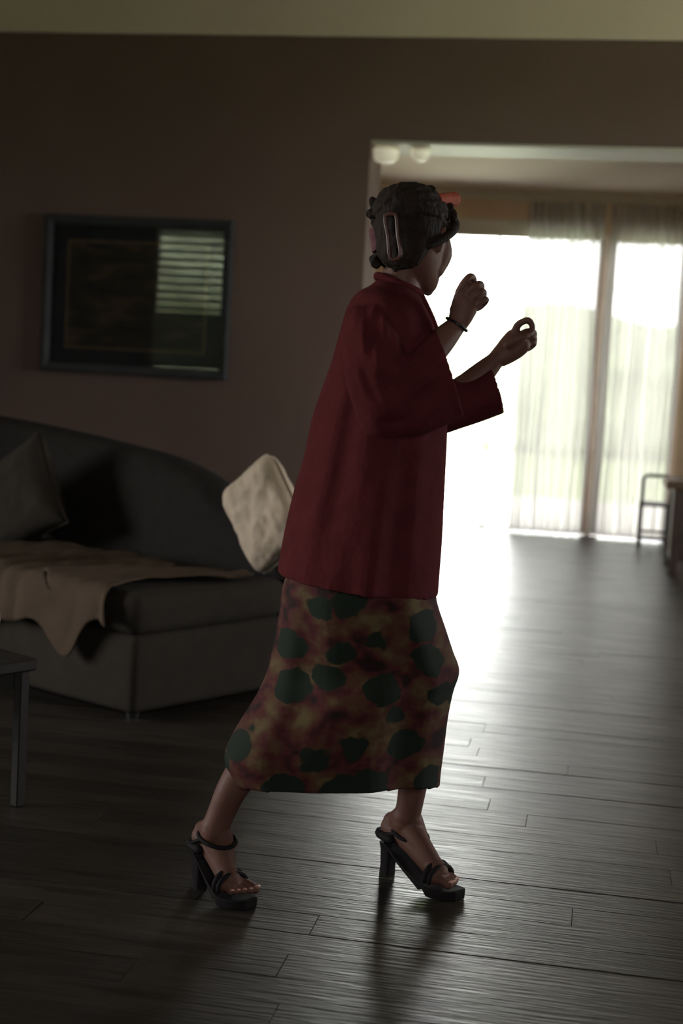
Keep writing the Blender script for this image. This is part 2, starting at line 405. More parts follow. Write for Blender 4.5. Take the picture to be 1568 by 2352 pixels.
# lamps under the head of the opening
for i, (px, rr, hh, lab) in enumerate(((886, .082, .085, 'larger frosted white ceiling lamp at the left end of the opening head'), (966, .058, .07, 'smaller frosted white ceiling lamp second from the left under the opening head'))):
    a, z = onB(px, 330, B1 + .16)
    e = empty('ceiling_lamp', H(a, B1 + .16, zO - .018), label=lab, cat='lamp', group='small lamps under the opening head')
    bm = bmesh.new(); bmesh.ops.create_cone(bm, cap_ends=True, segments=28, radius1=rr * .6, radius2=rr * .6, depth=.012)
    for v in bm.verts: v.co.z -= .006
    new(bm, 'mount', M_white, e)
    bm = bmesh.new(); rings = []
    for k in range(9):
        t = k / 8; r_ = rr * math.cos(t * PI / 2 * .96) ** .7; z_ = -.012 - (hh - .012) * math.sin(t * PI / 2)
        rings.append([Vector((r_ * math.cos(q * PI / 14), r_ * math.sin(q * PI / 14), z_)) for q in range(28)])
    rings_mesh(bm, rings); new(bm, 'shade', M_lamp, e, smooth=True)

# front wall behind the viewer, with a louvred window that the picture glass mirrors
bm = bmesh.new(); wl0, wl1, wlz0, wlz1 = .9, 4.0, .6, 2.6
for d in ((BB - .2, wl0, 0, ZR), (wl1, B1 + WT, 0, ZR), (wl0, wl1, 0, wlz0), (wl0, wl1, wlz1, ZR)): box(bm, AL - .2, AL, *d)
new(bm, 'wall_left', M_wall, kind='structure')
window('fill_window_5', wl0, wl1, wlz0, wlz1, -AL, [(wl0 + wl1) / 2], M_white, .05, T=lambda a, b, z: H(-b, a, z))  # unseen window added to light the room from the left
def mirror_hit(px, py):                 # where the picture glass sends the eye on the front wall: (a, z)
    bG = B1 - .03; d = ray(px, py); t = (2 * bG - BB) / d.dot(HB); p = CP + d * t; return p.dot(HA), p.z
wb0, _ = mirror_hit(358, 540); wb1, _ = mirror_hit(512, 540); wb1 += .45; _, wz1 = mirror_hit(430, 524); _, wz0 = mirror_hit(430, 868)
wz1 = min(wz1, zC - .06)
bm = bmesh.new()
wf0, wf1, wfz0, wfz1 = .5, 1.5, 1.2, 2.3
for d in ((AL - .2, wb0, 0, ZR), (wb1, wf0, 0, ZR), (wf1, AR + .2, 0, ZR), (wf0, wf1, 0, wfz0), (wf0, wf1, wfz1, ZR), (wb0, wb1, 0, wz0), (wb0, wb1, wz1, ZR)): box(bm, d[0], d[1], BB - .2, BB, d[2], d[3])
new(bm, 'wall_front', M_wall, kind='structure')
window('window_3', -wb1, -wb0, wz0, wz1, -BB, [], M_white, .04, T=lambda a, b, z: H(-a, -b, z))
window('fill_window_6', -wf1, -wf0, wfz0, wfz1, -BB, [-(wf0 + wf1) / 2], M_white, .05, T=lambda a, b, z: H(-a, -b, z))  # unseen window added behind the viewer as extra fill
e = empty('louvred_shutter', H(wb0, BB - .012, wz1), rotz=-YAW, label='white louvred window shutter mirrored as pale stripes in the picture glass', cat='shutter')
W_ = wb1 - wb0; Hh = wz1 - wz0
for d in ((0, .045, -Hh, 0), (W_ - .045, W_, -Hh, 0), (.045, W_ - .045, -.045, 0), (.045, W_ - .045, -Hh, -Hh + .045)): boxobj('rail', M_white, (d[0], d[1], -.014, .014, d[2], d[3]), e, T=L3)
sl = bmesh.new(); box(sl, .046, W_ - .046, -.05, .05, -.004, .004, T=L3, bev=.002)
slm = bpy.data.meshes.new('slat'); sl.to_mesh(slm); sl.free(); slm.materials.append(M_blind)
k = 0; z = -.085
while z > -Hh + .08:
    o = bpy.data.objects.new('slat', slm); C.objects.link(o); o.parent = e
    o.location = (0, 0, z); o.rotation_euler = (math.radians(30 if k < 10 else 72), 0, 0); z -= .096; k += 1

# daylight portals in the windows
def portal(name, c, sx, sy, d):
    l = bpy.data.lights.new(name, 'AREA'); l.shape = 'RECTANGLE'; l.size = sx; l.size_y = sy; l.cycles.is_portal = True
    o = bpy.data.objects.new(name, l); C.objects.link(o); o.location = c; o.rotation_euler = d.to_track_quat('-Z', 'Y').to_euler()
portal('portal_door', H((aw0 + aE) / 2, B2 + .16, zT / 2), aE - aw0, zT, -HB)
portal('portal_left', H(AL - .22, (wl0 + wl1) / 2, (wlz0 + wlz1) / 2), wl1 - wl0, wlz1 - wlz0, HA)
portal('portal_front', H((wf0 + wf1) / 2, BB - .22, (wfz0 + wfz1) / 2), wf1 - wf0, wfz1 - wfz0, HB)
portal('portal_side', H(AR + .22, (wr0 + wr1) / 2, (wrz0 + wrz1) / 2), wr1 - wr0, wrz1 - wrz0, -HA)
window('fill_window_4', -wr1, -wr0, wrz0, wrz1, AR, [-(wr0 + wr1) / 2], M_white, .05, T=lambda a, b, z: H(b, -a, z))  # unseen window added to brighten the wall and ceiling from the right
# garden
boxobj('patio', M_patio, (AR + .2, AR + 5, 2.0, 9.5, -.1, -.03), kind='structure', label='unseen pale slab added outside the side window to bounce daylight in')  # unseen reflector slab, added to throw daylight up onto the ceiling
boxobj('patio', M_patio, (-14, 18, B2 + .14, 17.0, -.1, -.03), kind='structure', label='pale concrete patio outside the glass doors')
bm = bmesh.new(); box(bm, -60, 60, -40, 90, -.3, -.11); new(bm, 'lawn', M_lawn, kind='structure')
bm = bmesh.new(); box(bm, -20, 26, 17.0, 29, -.11, -.04); new(bm, 'lawn', M_lawn, kind='structure')
bm = bmesh.new()
nx, nz = 120, 12; V = []
for layer in range(nz + 1):
    t = layer / nz; row = []
    for i in range(nx + 1):
        a = -18 + 44 * i / nx; z = 2.9 * t
        d = .5 * noise.noise(Vector((a * .7, z, 0))) + .25 * noise.noise(Vector((a * 2.1, z * 2, 3)))
        row.append(bm.verts.new(H(a, 29 + d + .5 * t, z + (.35 * noise.noise(Vector((a * .5, 0, 9))) if t > .9 else 0))))
    V.append(row)
for layer in range(nz):
    for i in range(nx): bm.faces.new((V[layer][i], V[layer][i + 1], V[layer + 1][i + 1], V[layer + 1][i]))
g = bmesh.ops.extrude_face_region(bm, geom=bm.faces[:])
for v in [x for x in g['geom'] if isinstance(x, bmesh.types.BMVert)]: v.co += HB * 1.4
hd = new(bm, 'hedge', M_hedge, smooth=True, label='tall clipped green hedge across the far side of the lawn', cat='hedge')

bm = bmesh.new()
bmesh.ops.create_grid(bm, x_segments=60, y_segments=24, size=1)
for v in bm.verts:
    x, y = v.co.x * 7, v.co.y * 2.4 + 2.3; v.co = H(-8 + x, BB - 4 - .4 * noise.noise(Vector((x, y, 1))) - .2 * noise.noise(Vector((x * 3, y * 3, 4))), y)
g = bmesh.ops.extrude_face_region(bm, geom=bm.faces[:])
for v in [x for x in g['geom'] if isinstance(x, bmesh.types.BMVert)]: v.co -= HB * 1.2
new(bm, 'hedge', M_hedge, smooth=True, label='unseen tall hedge added to dim the sky behind the louvred window', cat='hedge')  # added out of view to cut the sky seen through the louvres

# ------------------------------------------------------------------ picture on the wall
def pic():
    a0, z1 = onB(106, 492, B1 - .02); a1, z0 = onB(520, 868, B1 - .02)
    _, zt = onB(312, 499, B1 - .02); _, zb = onB(312, 862, B1 - .02)
    e = empty('framed_picture', H((a0 + a1) / 2, B1, (zt + zb) / 2), rotz=-YAW, label='wide dark framed landscape picture under glass hung above the sofa', cat='picture')
    w, h = (a1 - a0) / 2, (zt - zb) / 2; fw = .05
    bm = bmesh.new()
    prof = [(0, 0), (0, -.034), (.012, -.040), (.03, -.036), (fw, -.026), (fw, 0)]
    vs = [[bm.verts.new((sx * (w - p[0]), p[1], sz * (h - p[0]))) for sx, sz in ((-1, -1), (1, -1), (1, 1), (-1, 1))] for p in prof]
    for k in range(len(prof)):
        k2 = (k + 1) % len(prof)
        for j in range(4): bm.faces.new((vs[k][j], vs[k][(j + 1) % 4], vs[k2][(j + 1) % 4], vs[k2][j]))
    new(bm, 'frame', M_frame, e)
    boxobj('mount', M_mat, (-w + fw - .002, w - fw + .002, -.012, -.002, -h + fw - .002, h - fw + .002), e, T=L3)
    iw, ih = w - .135, h - .135
    bm = bmesh.new()
    for d in ((-iw, iw, ih - .018, ih), (-iw, iw, -ih, -ih + .018), (-iw, -iw + .018, -ih + .018, ih - .018), (iw - .018, iw, -ih + .018, ih - .018)):
        box(bm, d[0], d[1], -.016, -.012, d[2], d[3], T=L3)
    new(bm, 'fillet', M_fillet, e)
    boxobj('print', M_print, (-iw + .018, iw - .018, -.014, -.0121, -ih + .018, ih - .018), e, T=L3)
    boxobj('pane', M_pglass, (-w + fw - .001, w - fw + .001, -.0235, -.021, -h + fw - .001, h - fw + .001), e, T=L3, label='picture glass mirroring a slatted blind')
pic()

# ------------------------------------------------------------------ sofa
SC = PZ(302, 1662, 0)
SU = Vector((-.78, .625, 0)).normalized(); SV = Vector((.625, .78, 0)).normalized()
def S(u, v, z): return SU * u + SV * v + Vector((0, 0, z))
sofa = empty('sofa', SC, label='long low dark fabric sofa under the framed picture, set at an angle', cat='sofa')
SH = .445
def soft(name, m, d, bev, parent, seg=5, wob=.006, **k):
    bm = bmesh.new(); box(bm, *d, T=S, bev=bev, seg=seg)
    bmesh.ops.subdivide_edges(bm, edges=[e for e in bm.edges if e.calc_length() > .15], cuts=6, use_grid_fill=True)
    for v in bm.verts: v.co += noise.noise_vector(v.co * 4) * wob
    return new(bm, name, m, parent, smooth=True, **k)
soft('base', M_sofac, (0.0, 2.5, 0.0, 1.0, .025, .30), .03, sofa, wob=.003)
soft('seat_cushion', M_sofac, (-.01, 1.2, -.015, .78, .295, SH), .05, sofa)
soft('seat_cushion', M_sofac, (1.21, 2.5, -.015, .78, .295, SH), .05, sofa)
for u, v in ((.06, .06), (2.4, .06), (.06, .92), (2.4, .92)):
    bm = bmesh.new(); bmesh.ops.create_cone(bm, cap_ends=True, segments=14, radius1=.02, radius2=.028, depth=.03)
    for q in bm.verts: q.co += S(u, v, .015)
    new(bm, 'foot', M_black, sofa)
# backrest with a swept end
bm = bmesh.new(); prof = [(.0, .57), (.12, .61), (.28, .645), (.42, .70), (.55, .785), (.8, .85), (1.1, .885), (1.6, .93), (2.1, .96), (2.5, .965)]
rows = catmull([list(p) for p in prof], 4); rings = []
for u, zt in rows:
    ring = []
    for j in range(20):
        t = 2 * PI * j / 20; cs, sn = math.cos(t), math.sin(t)
        x = math.copysign(abs(cs) ** .45, cs); y = math.copysign(abs(sn) ** .45, sn)
        z0 = .29
        ring.append(S(u, .89 + .11 * x + .05 * ((zt * .5 + .5 * zt * y) - .5), z0 + (zt - z0) * (.5 + .5 * y)))
    rings.append(ring)
rings_mesh(bm, rings); new(bm, 'backrest', M_sofa, sofa, smooth=True)

def cushion(name, m, c, up, side, w, h, th, label, cat, seed=1, wr=.01, group=None, parts=True, rc_=0):
    up = up.normalized(); side = (side - side.dot(up) * up).normalized(); n_ = side.cross(up)
    bm = bmesh.new(); N_ = 28; fr = []; bk = []
    for sgn, store in ((1, fr), (-1, bk)):
        for i in range(N_ + 1):
            row = []
            for j in range(N_ + 1):
                x = -1 + 2 * i / N_; y = -1 + 2 * j / N_
                pinch = 1 - .10 * (1 - abs(x) ** 2) * abs(y) ** 4; pinch2 = 1 - .10 * (1 - abs(y) ** 2) * abs(x) ** 4
                hgt = th * ((1 - x ** 4) * (1 - y ** 4)) ** .55
                p = Vector((x * w * pinch2, y * h * pinch, 0))
                wv = wr * noise.noise(Vector((x * 3 + seed, y * 3, sgn))) + wr * .6 * noise.noise(Vector((x * 8 + seed, y * 7, sgn)))
                edge = (1 - abs(x) ** 6) * (1 - abs(y) ** 6)
                p *= 1 - rc_ * (abs(x) * abs(y)) ** 5; q = side * p.x + up * p.y + n_ * (sgn * hgt + wv * edge * sgn)
                row.append(q)
            store.append(row)
    def put(st):
        V = [[bm.verts.new(q) for q in r] for r in st]
        for i in range(N_):
            for j in range(N_): bm.faces.new((V[i][j], V[i + 1][j], V[i + 1][j + 1], V[i][j + 1]))
    put(fr); put(bk); bmesh.ops.remove_doubles(bm, verts=bm.verts, dist=1e-5)
    o = new(bm, name, m, smooth=True, label=label, cat=cat, group=group)
    o.location = c
    if parts:
        bm = bmesh.new(); pts = []
        for t in range(48):
            k = t / 12; s = int(k) % 4; f = k - int(k); x, y = [(-1 + 2 * f, -1), (1, -1 + 2 * f), (1 - 2 * f, 1), (-1, 1 - 2 * f)][s]
            pinch = 1 - .10 * (1 - abs(x) ** 2) * abs(y) ** 4; pinch2 = 1 - .10 * (1 - abs(y) ** 2) * abs(x) ** 4
            pts.append((side * (x * w * pinch2) + up * (y * h * pinch)) * (1 - rc_ * (abs(x) * abs(y)) ** 5))
        pts.append(pts[0]); chain(bm, pts, [.005] * len(pts), n=8, sub=1); new(bm, 'piping', m, o, smooth=True)
    return o
# pale cushion standing on its corner at the end of the seat
cc = PY(610, 1180, 5.36)
cushion('pale_cushion', M_pil, cc, Vector((-.50, .46, .84)), Vector((.78, -.625, .35)), .165, .205, .07, 'pale cream crumpled velvet cushion standing on its corner at the end of the sofa', 'cushion', 5, .017, rc_=.2)
cc = PY(38, 1162, 6.0)
cushion('olive_cushion', M_sofac, cc + Vector((0, 0, .02)), Vector((-.42, .35, 1)), SU * -1 + Vector((0, 0, -.22)), .27, .21, .085, 'large dull olive cushion leaning on the sofa back at the far left', 'cushion', 2, .012)

# throw laid over the near edge of the seat
bm = bmesh.new(); NU, NV = 70, 60; V = []
for i in range(NU + 1):
    row = []
    for j in range(NV + 1):
        u = .06 + 1.05 * i / NU; s = (-.19 - .13 * math.exp(-((i / NU - .24) / .10) ** 2)) + .78 * j / NV
        u += .07 * math.sin(s * 5 + 1) + .02 * noise.noise(Vector((s * 4, 2, 1)))
        s2 = s + (.05 * math.sin(u * 6) + .05 * noise.noise(Vector((u * 5, 0, 0)))) * (1 if j < NV * .3 else .6)
        rad = .05; top = SH + .012
        if s2 > rad * .0: v_, z_ = s2 - .0, top
        else:
            arc = -s2; ang = min(arc / rad, PI / 2); v_ = -rad * math.sin(ang) * .8; z_ = top - rad * (1 - math.cos(ang)) - max(0, arc - rad * PI / 2)
        fold = .014 * math.sin(u * 21 + 3 * s2 + 2 * math.sin(u * 9)) + .012 * max(0, math.sin(u * 9 + 1.3 + s2 * 2)) ** 4
        if s2 > 0: z_ += abs(fold) + .006 * noise.noise(Vector((u * 12, s2 * 12, 0)))
        else: v_ -= abs(fold) * min(1, -s2 * 12) + .02; z_ += abs(fold) * max(0, 1 + s2 * 12)
        row.append(bm.verts.new(S(u, v_, z_)))
    V.append(row)
for i in range(NU):
    for j in range(NV): bm.faces.new((V[i][j], V[i + 1][j], V[i + 1][j + 1], V[i][j + 1]))
o = new(bm, 'throw_blanket', M_throw, smooth=True, label='tan woollen throw rumpled over the near corner of the sofa seat', cat='blanket'); o.location = SC
md = o.modifiers.new('s', 'SOLIDIFY'); md.thickness = .006; md.offset = 1

# ------------------------------------------------------------------ low table at the left edge, with a pale bowl
tl = PZ(40, 1850, 0); th_ = .41
def TT(a, b, z): return SU * -a - SV * b + Vector((0, 0, z))
tb = empty('coffee_table', tl, label='dark wooden coffee table cut off by the left edge, before the sofa', cat='table')
boxobj('tabletop', M_table, (-1.0, .03, -.03, .58, th_ - .035, th_), tb, T=TT, bev=.006)
for a, b in ((0, 0), (-.97, 0), (0, .55), (-.97, .55)): boxobj('leg', M_table, (a - .015, a + .015, b - .015, b + .015, 0, th_ - .035), tb, T=TT, bev=.003)
boxobj('apron', M_table, (-.95, -.02, -.012, .012, th_ - .09, th_ - .035), tb, T=TT); boxobj('apron', M_table, (-.95, -.02, .538, .562, th_ - .09, th_ - .035), tb, T=TT)
bp = PY(-46, 1400, tl.y + .12)
bm = bmesh.new(); rings = []
for r_, z_ in ((.028, 0), (.032, .008), (.05, .03), (.056, .075), (.05, .12), (.034, .145), (.036, .155), (.031, .153), (.03, .14), (.045, .115), (.05, .075), (.044, .035), (.01, .015)):
    rings.append([Vector((r_ * math.cos(q * PI / 14), r_ * math.sin(q * PI / 14), z_)) for q in range(28)])
rings_mesh(bm, rings); o = new(bm, 'vase', M_ceramic, smooth=True, label='small pale ceramic vase on the coffee table at the left edge', cat='vase'); o.location = (bp.x, bp.y, th_ + .0005)

# ------------------------------------------------------------------ chair and wooden console by the far right window
ch0 = PZ(1466, 1254, 0)
ch = empty('metal_chair', ch0, rotz=-YAW, label='small black metal chair with open rail back beside the window at the right', cat='chair')
bm = bmesh.new()
Wd, Hb, Dp = .225, .585, .36
def tube(bm, pts, r, n=10): chain(bm, [Vector(p) for p in pts], [r] * len(pts), n=n, sub=1)
def rr(z0, z1, y=0, r=.04):
    pts = []
    q = [(0, z0), (0, z1 - r)] + [(r - r * math.cos(math.radians(a)), z1 - r + r * math.sin(math.radians(a))) for a in (30, 60, 90)] + [(Wd - r + r * math.sin(math.radians(a)), z1 - r + r * math.cos(math.radians(a))) for a in (0, 30, 60, 90)] + [(Wd, z0)]
    return [(x, y, z) for x, z in q]
tube(bm, rr(0.0, Hb), .015); new(bm, 'back_frame', M_black, ch, smooth=True)
for z in (.07, .125, .34):
    bm = bmesh.new(); tube(bm, [(0, 0, z), (Wd, 0, z)], .011); new(bm, 'rail', M_black, ch, smooth=True)
bm = bmesh.new(); tube(bm, [(Wd * .45, 0, .125), (Wd * .45, 0, .34)], .005); new(bm, 'spindle', M_black, ch, smooth=True)
for x in (0, Wd):
    bm = bmesh.new(); tube(bm, [(x, Dp, 0), (x, Dp, .34)], .0105); new(bm, 'leg', M_black, ch, smooth=True)
    bm = bmesh.new(); tube(bm, [(x, 0, .34), (x, Dp, .34)], .009); new(bm, 'seat_rail', M_black, ch, smooth=True)
new_bm = bmesh.new(); box(new_bm, .0, Wd, .02, Dp, .342, .352, T=L3, bev=.003); new(new_bm, 'seat', M_black, ch)

t0 = PZ(1533, 1322, 0)
ct = empty('console_table', t0, rotz=-YAW, label='brown wooden side table with slatted end at the right edge of the sunroom', cat='table')
zt = PY(1533, 1104, t0.y).z
def LT(a, b, z): return Vector((a, b, z))
boxobj('tabletop', M_wood, (-.06, 1.0, -.04, .62, zt - .055, zt), ct, T=L3, bev=.006)
for a, b in ((0, 0), (.9, 0), (0, .52), (.9, .52)): boxobj('leg', M_cons, (a, a + .055, b, b + .055, 0, zt - .055), ct, T=L3, bev=.004)
for k in range(5): boxobj('slat', M_cons, (.012, .032, .085 + k * .088, .085 + k * .088 + .055, .14, zt - .1), ct, T=L3, bev=.003)
boxobj('rail', M_cons, (.008, .036, .055, .52, zt - .1, zt - .055), ct, T=L3); boxobj('rail', M_cons, (.008, .036, .055, .52, .10, .14), ct, T=L3)
boxobj('front_panel', M_cons, (.055, .9, .012, .032, .10, zt - .055), ct, T=L3)

# ------------------------------------------------------------------ the woman
YW = 3.30
ft = PZ(1030, 2050, 0)
root = empty('person', (ft.x - .2, ft.y, 0), label='woman in a maroon jacket and printed skirt mid-step, fists raised, seen from behind', cat='person')
RI = Matrix.Translation(-root.location)
def W(px, py, dy=0): return PY(px, py, YW + dy)
def wob(bm):
    for v in bm.verts: v.co = RI @ v.co
    return bm

body = bmesh.new()
# torso
rings_mesh(body, sloft([(875, 650, 962, 685, YW, YW, .06, 0), (850, 680, 968, 715, YW, YW, .085, 0), (828, 706, 982, 750, YW, YW, .135, 0), (812, 760, 1000, 810, YW, YW, .16, 0), (800, 880, 1005, 910, YW, YW, .135, 0),
    (790, 1000, 985, 1030, YW, YW, .12, 0), (760, 1120, 985, 1150, YW, YW, .15, 0), (745, 1230, 985, 1250, YW, YW, .17, 0), (780, 1310, 960, 1330, YW, YW, .15, 0)], 40, 3))
# neck
rings_mesh(body, sloft([(886, 585, 965, 600, YW, YW, .05, 0), (879, 620, 966, 650, YW, YW, .052, 0), (875, 650, 966, 685, YW, YW, .056, 0), (870, 690, 980, 730, YW, YW, .07, 0)], 32, 3))
# legs: hip, knee, ankle
def limb(pts, rad, n=24, sub=4): chain(body, pts, rad, n, sub)
fa = PY(932, 1885, 3.36)
limb([W(890, 1270, .08), W(930, 1400, .06), PY(984, 1515, 3.345), PY(990, 1555, 3.345), PY(968, 1680, 3.36), PY(950, 1790, 3.36), PY(940, 1850, 3.36), PY(930, 1890, 3.365)],
     [.080, .068, .050, .046, .046, .036, .032, .033])
limb([W(855, 1270, -.08), W(790, 1420, -.09), PY(712, 1560, 3.27), PY(696, 1600, 3.27), PY(615, 1700, 3.225), PY(540, 1800, 3.19), PY(507, 1870, 3.19), PY(492, 1910, 3.19)],
     [.088, .08, .054, .05, .05, .037, .032, .033])
# feet in high heels: heel, arch, ball, toes
def foot(heel, ball, toe, side):
    ax = (ball - heel).normalized()
    chain(body, [heel + Vector((0, 0, .012)), heel.lerp(ball, .45) + Vector((0, 0, .022)), ball + Vector((0, 0, .010))], [.026, .028, .026], 20, 4)
    chain(body, [heel + Vector((.004, 0, .026)), heel.lerp(ball, .40) + Vector((0, 0, .046)), ball + Vector((0, 0, .012))], [.025, .028, .021], 20, 4)
    chain(body, [ball + side * .012 + Vector((0, 0, .004)), ball - side * .014 + Vector((0, 0, .0))], [.022, .018], 16, 2)
    d = (toe - ball).normalized(); d.z = 0
    for k, (o_, l_, r_) in enumerate(((.024, 1.0, .0115), (.009, .98, .0085), (-.004, .88, .008), (-.016, .76, .0075), (-.027, .62, .0075))):
        b_ = ball + side * o_
        L_ = (toe - ball).length * l_
        chain(body, [b_, b_ + d * L_ * .55 + Vector((0, 0, -.001)), b_ + d * L_ + Vector((0, 0, -.008))], [r_ + .003, r_, r_], 12, 3)
Pl = .022  # platform
heelF = PY(897, 1910, 3.40); ballF = PZ(1004, 2012, .045); toeF = PZ(1045, 2025, .040)
dF = (ballF - heelF); dF.z = 0; dF.normalize(); sideF = Vector((-dF.y, dF.x, 0))
foot(heelF, ballF, toeF, -sideF)
heelR = PY(464, 1932, 3.235); ballR = PZ(527, 2030, .045); toeR = PZ(566, 2046, .038)
dR = (ballR - heelR); dR.z = 0; dR.normalize(); sideR = Vector((-dR.y, dR.x, 0))
foot(heelR, ballR, toeR, sideR)
limb([PY(932, 1875, 3.362), heelF + Vector((.010, 0, .024))], [.033, .026])
limb([PY(943, 1885, 3.362), PY(962, 1940, 3.36), ballF + Vector((-.01, 0, .018))], [.030, .029, .022]); limb([PY(494, 1900, 3.19), heelR + Vector((.010, -.006, .024))], [.033, .026])
limb([PY(503, 1912, 3.19), PY(512, 1965, 3.19), ballR + Vector((-.008, 0, .018))], [.030, .029, .022])
# arms
limb([W(862, 742, -.10), W(856, 805, -.155), W(878, 895, -.19), W(900, 905, -.185), W(960, 838, -.15), W(1010, 787, -.12), W(1048, 747, -.10)], [.040, .042, .038, .037, .036, .031, .0215])
limb([W(920, 745, .10), W(950, 830, .155), W(985, 925, .185), W(1010, 925, .2), W(1065, 893, .2), W(1110, 855, .2), W(1141, 824, .2)], [.046, .042, .036, .036, .034, .029, .0205])
# near hand: loose fist, back of the hand to us
hn = -.10
rings_mesh(body, sloft([(1029, 733, 1069, 757, YW + hn, YW + hn, .018, 0), (1033, 712, 1083, 738, YW + hn, YW + hn, .0175, 0), (1038, 690, 1095, 716, YW + hn, YW + hn + .005, .017, 0), (1046, 670, 1099, 702, YW + hn, YW + hn + .008, .015, 0), (1057, 658, 1098, 690, YW + hn + .004, YW + hn + .01, .010, 0)], 24, 4))
def finger(ps, rs): chain(body, [W(*p) for p in ps], rs, 14, 4)
fz = hn
finger([(1054, 672, fz), (1065, 651, fz - .004), (1079, 635, fz + .002), (1087, 643, fz + .026), (1080, 664, fz + .038), (1074, 672, fz + .030)], [.0100, .0090, .0080, .0080, .0078, .007])
finger([(1068, 678, fz), (1085, 660, fz - .005), (1101, 652, fz + .003), (1105, 661, fz + .028), (1095, 679, fz + .038), (1086, 685, fz + .032)], [.0100, .0092, .0080, .0080, .0078, .007])
finger([(1078, 692, fz + .002), (1093, 677, fz - .003), (1109, 670, fz + .005), (1109, 680, fz + .030), (1098, 694, fz + .038), (1090, 699, fz + .032)], [.0100, .0090, .0078, .0078, .0075, .007])
finger([(1084, 708, fz + .004), (1099, 695, fz + .002), (1116, 688, fz + .009), (1113, 695, fz + .028), (1102, 706, fz + .034), (1094, 709, fz + .030)], [.0092, .0084, .0070, .0070, .0068, .0065])
finger([(1045, 712, fz + .018), (1052, 690, fz + .034), (1066, 673, fz + .050), (1080, 664, fz + .054)], [.013, .011, .0095, .008])
# far hand: thumb and index closed in a ring, the rest curled
hf = .20
rings_mesh(body, sloft([(1124, 812, 1156, 842, YW + hf, YW + hf, .018, 0), (1137, 796, 1178, 832, YW + hf, YW + hf, .018, 0), (1152, 776, 1200, 818, YW + hf, YW + hf, .018, 0), (1168, 759, 1216, 802, YW + hf, YW + hf, .016, 0), (1180, 757, 1216, 788, YW + hf, YW + hf, .012, 0)], 24, 4))
finger([(1182, 764, hf - .004), (1188, 748, hf - .008), (1200, 739, hf - .012), (1214, 736, hf - .014), (1222, 750, hf - .012), (1220, 765, hf - .008)], [.0105, .0092, .0082, .0078, .0072, .0066])
finger([(1170, 790, hf - .016), (1186, 779, hf - .024), (1203, 772, hf - .022), (1216, 767, hf - .014)], [.013, .011, .0095, .0078])
finger([(1195, 770, hf + .002), (1210, 762, hf), (1224, 763, hf + .004), (1225, 773, hf + .022), (1214, 784, hf + .026)], [.0095, .0088, .008, .0078, .007])
finger([(1200, 784, hf + .004), (1214, 774, hf + .004), (1225, 776, hf + .010), (1225, 785, hf + .026), (1213, 795, hf + .028)], [.0092, .0085, .008, .0075, .007])
finger([(1203, 798, hf + .008), (1215, 789, hf + .010), (1226, 787, hf + .016), (1223, 794, hf + .028), (1212, 802, hf + .030)], [.0085, .0078, .0072, .0068, .0062])

# head, built facing +X then turned
HC = W(954, 549, .0)
HM = Matrix.Translation(HC) @ Matrix.Rotation(math.radians(59), 4, 'Z') @ Matrix.Rotation(math.radians(9), 4, 'Y') @ Matrix.Rotation(math.radians(-3), 4, 'X')
hs = [(-.112, .030, .074, .014), (-.106, .005, .084, .029), (-.092, -.02, .088, .041), (-.074, -.045, .086, .050), (-.055, -.06, .085, .057), (-.035, -.072, .083, .062), (-.012, -.084, .081, .067),
      (.005, -.092, .077, .069), (.02, -.097, .078, .070), (.04, -.10, .087, .072), (.062, -.10, .085, .073), (.082, -.092, .073, .068), (.098, -.074, .052, .055), (.108, -.05, .025, .037), (.113, -.025, .0, .015)]
rg = []
for z, xb, xf, hw in catmull([list(h) for h in hs], 2):
    c = (xb + xf) / 2; a = (xf - xb) / 2; ring = []
    for j in range(40):
        t = 2 * PI * j / 40; cs, sn = math.cos(t), math.sin(t)
        x = c + a * math.copysign(abs(cs) ** .9, cs); y = hw * math.copysign(abs(sn) ** .9, sn) * (1 - .10 * max(0, cs))
        if cs > 0 and abs(z - .008) < .018 and abs(abs(y) - .031) < .016: x -= .008 * math.cos((z - .008) / .018 * PI / 2)
        ring.append(HM @ Vector((x, y, z)))
    rg.append(ring)
rings_mesh(body, rg)
hv = lambda x, y, z: HM @ Vector((x, y, z))
chain(body, [hv(.082, 0, .026), hv(.087, 0, .008), hv(.092, 0, -.018), hv(.093, 0, -.028)], [.006, .008, .0095, .010], 14, 4)
for s in (-1, 1):
    chain(body, [hv(.088, s * .006, -.027), hv(.094, s * .011, -.029), hv(.086, s * .014, -.031)], [.006, .0065, .004], 10, 2)
    chain(body, [hv(.081, s * .014, .030), hv(.082, s * .032, .034), hv(.068, s * .05, .028)], [.005, .0055, .004], 10, 3)
    chain(body, [hv(.045, s * .036, -.006), hv(.047, s * .035, -.026), hv(.042, s * .031, -.055)], [.031, .034, .028], 20, 4)
    chain(body, [hv(-.006, s * .066, -.030), hv(-.012, s * .074, -.012), hv(-.016, s * .078, .010), hv(-.006, s * .074, .018), hv(.002, s * .069, .008), hv(.002, s * .067, -.012)], [.006, .006, .006, .0055, .005, .004], 10, 3)
chain(body, [hv(.080, -.022, -.052), hv(.090, 0, -.049), hv(.080, .022, -.052)], [.003, .0055, .003], 10, 4)
chain(body, [hv(.079, -.020, -.060), hv(.089, 0, -.061), hv(.079, .020, -.060)], [.003, .006, .003], 10, 4)
chain(body, [hv(.078, 0, -.098), hv(.082, 0, -.10)], [.014, .013], 12, 2)
wob(body)
bo = new(body, 'body', M_skin, root, smooth=True)
remesh(bo, .0030, 1, .5)

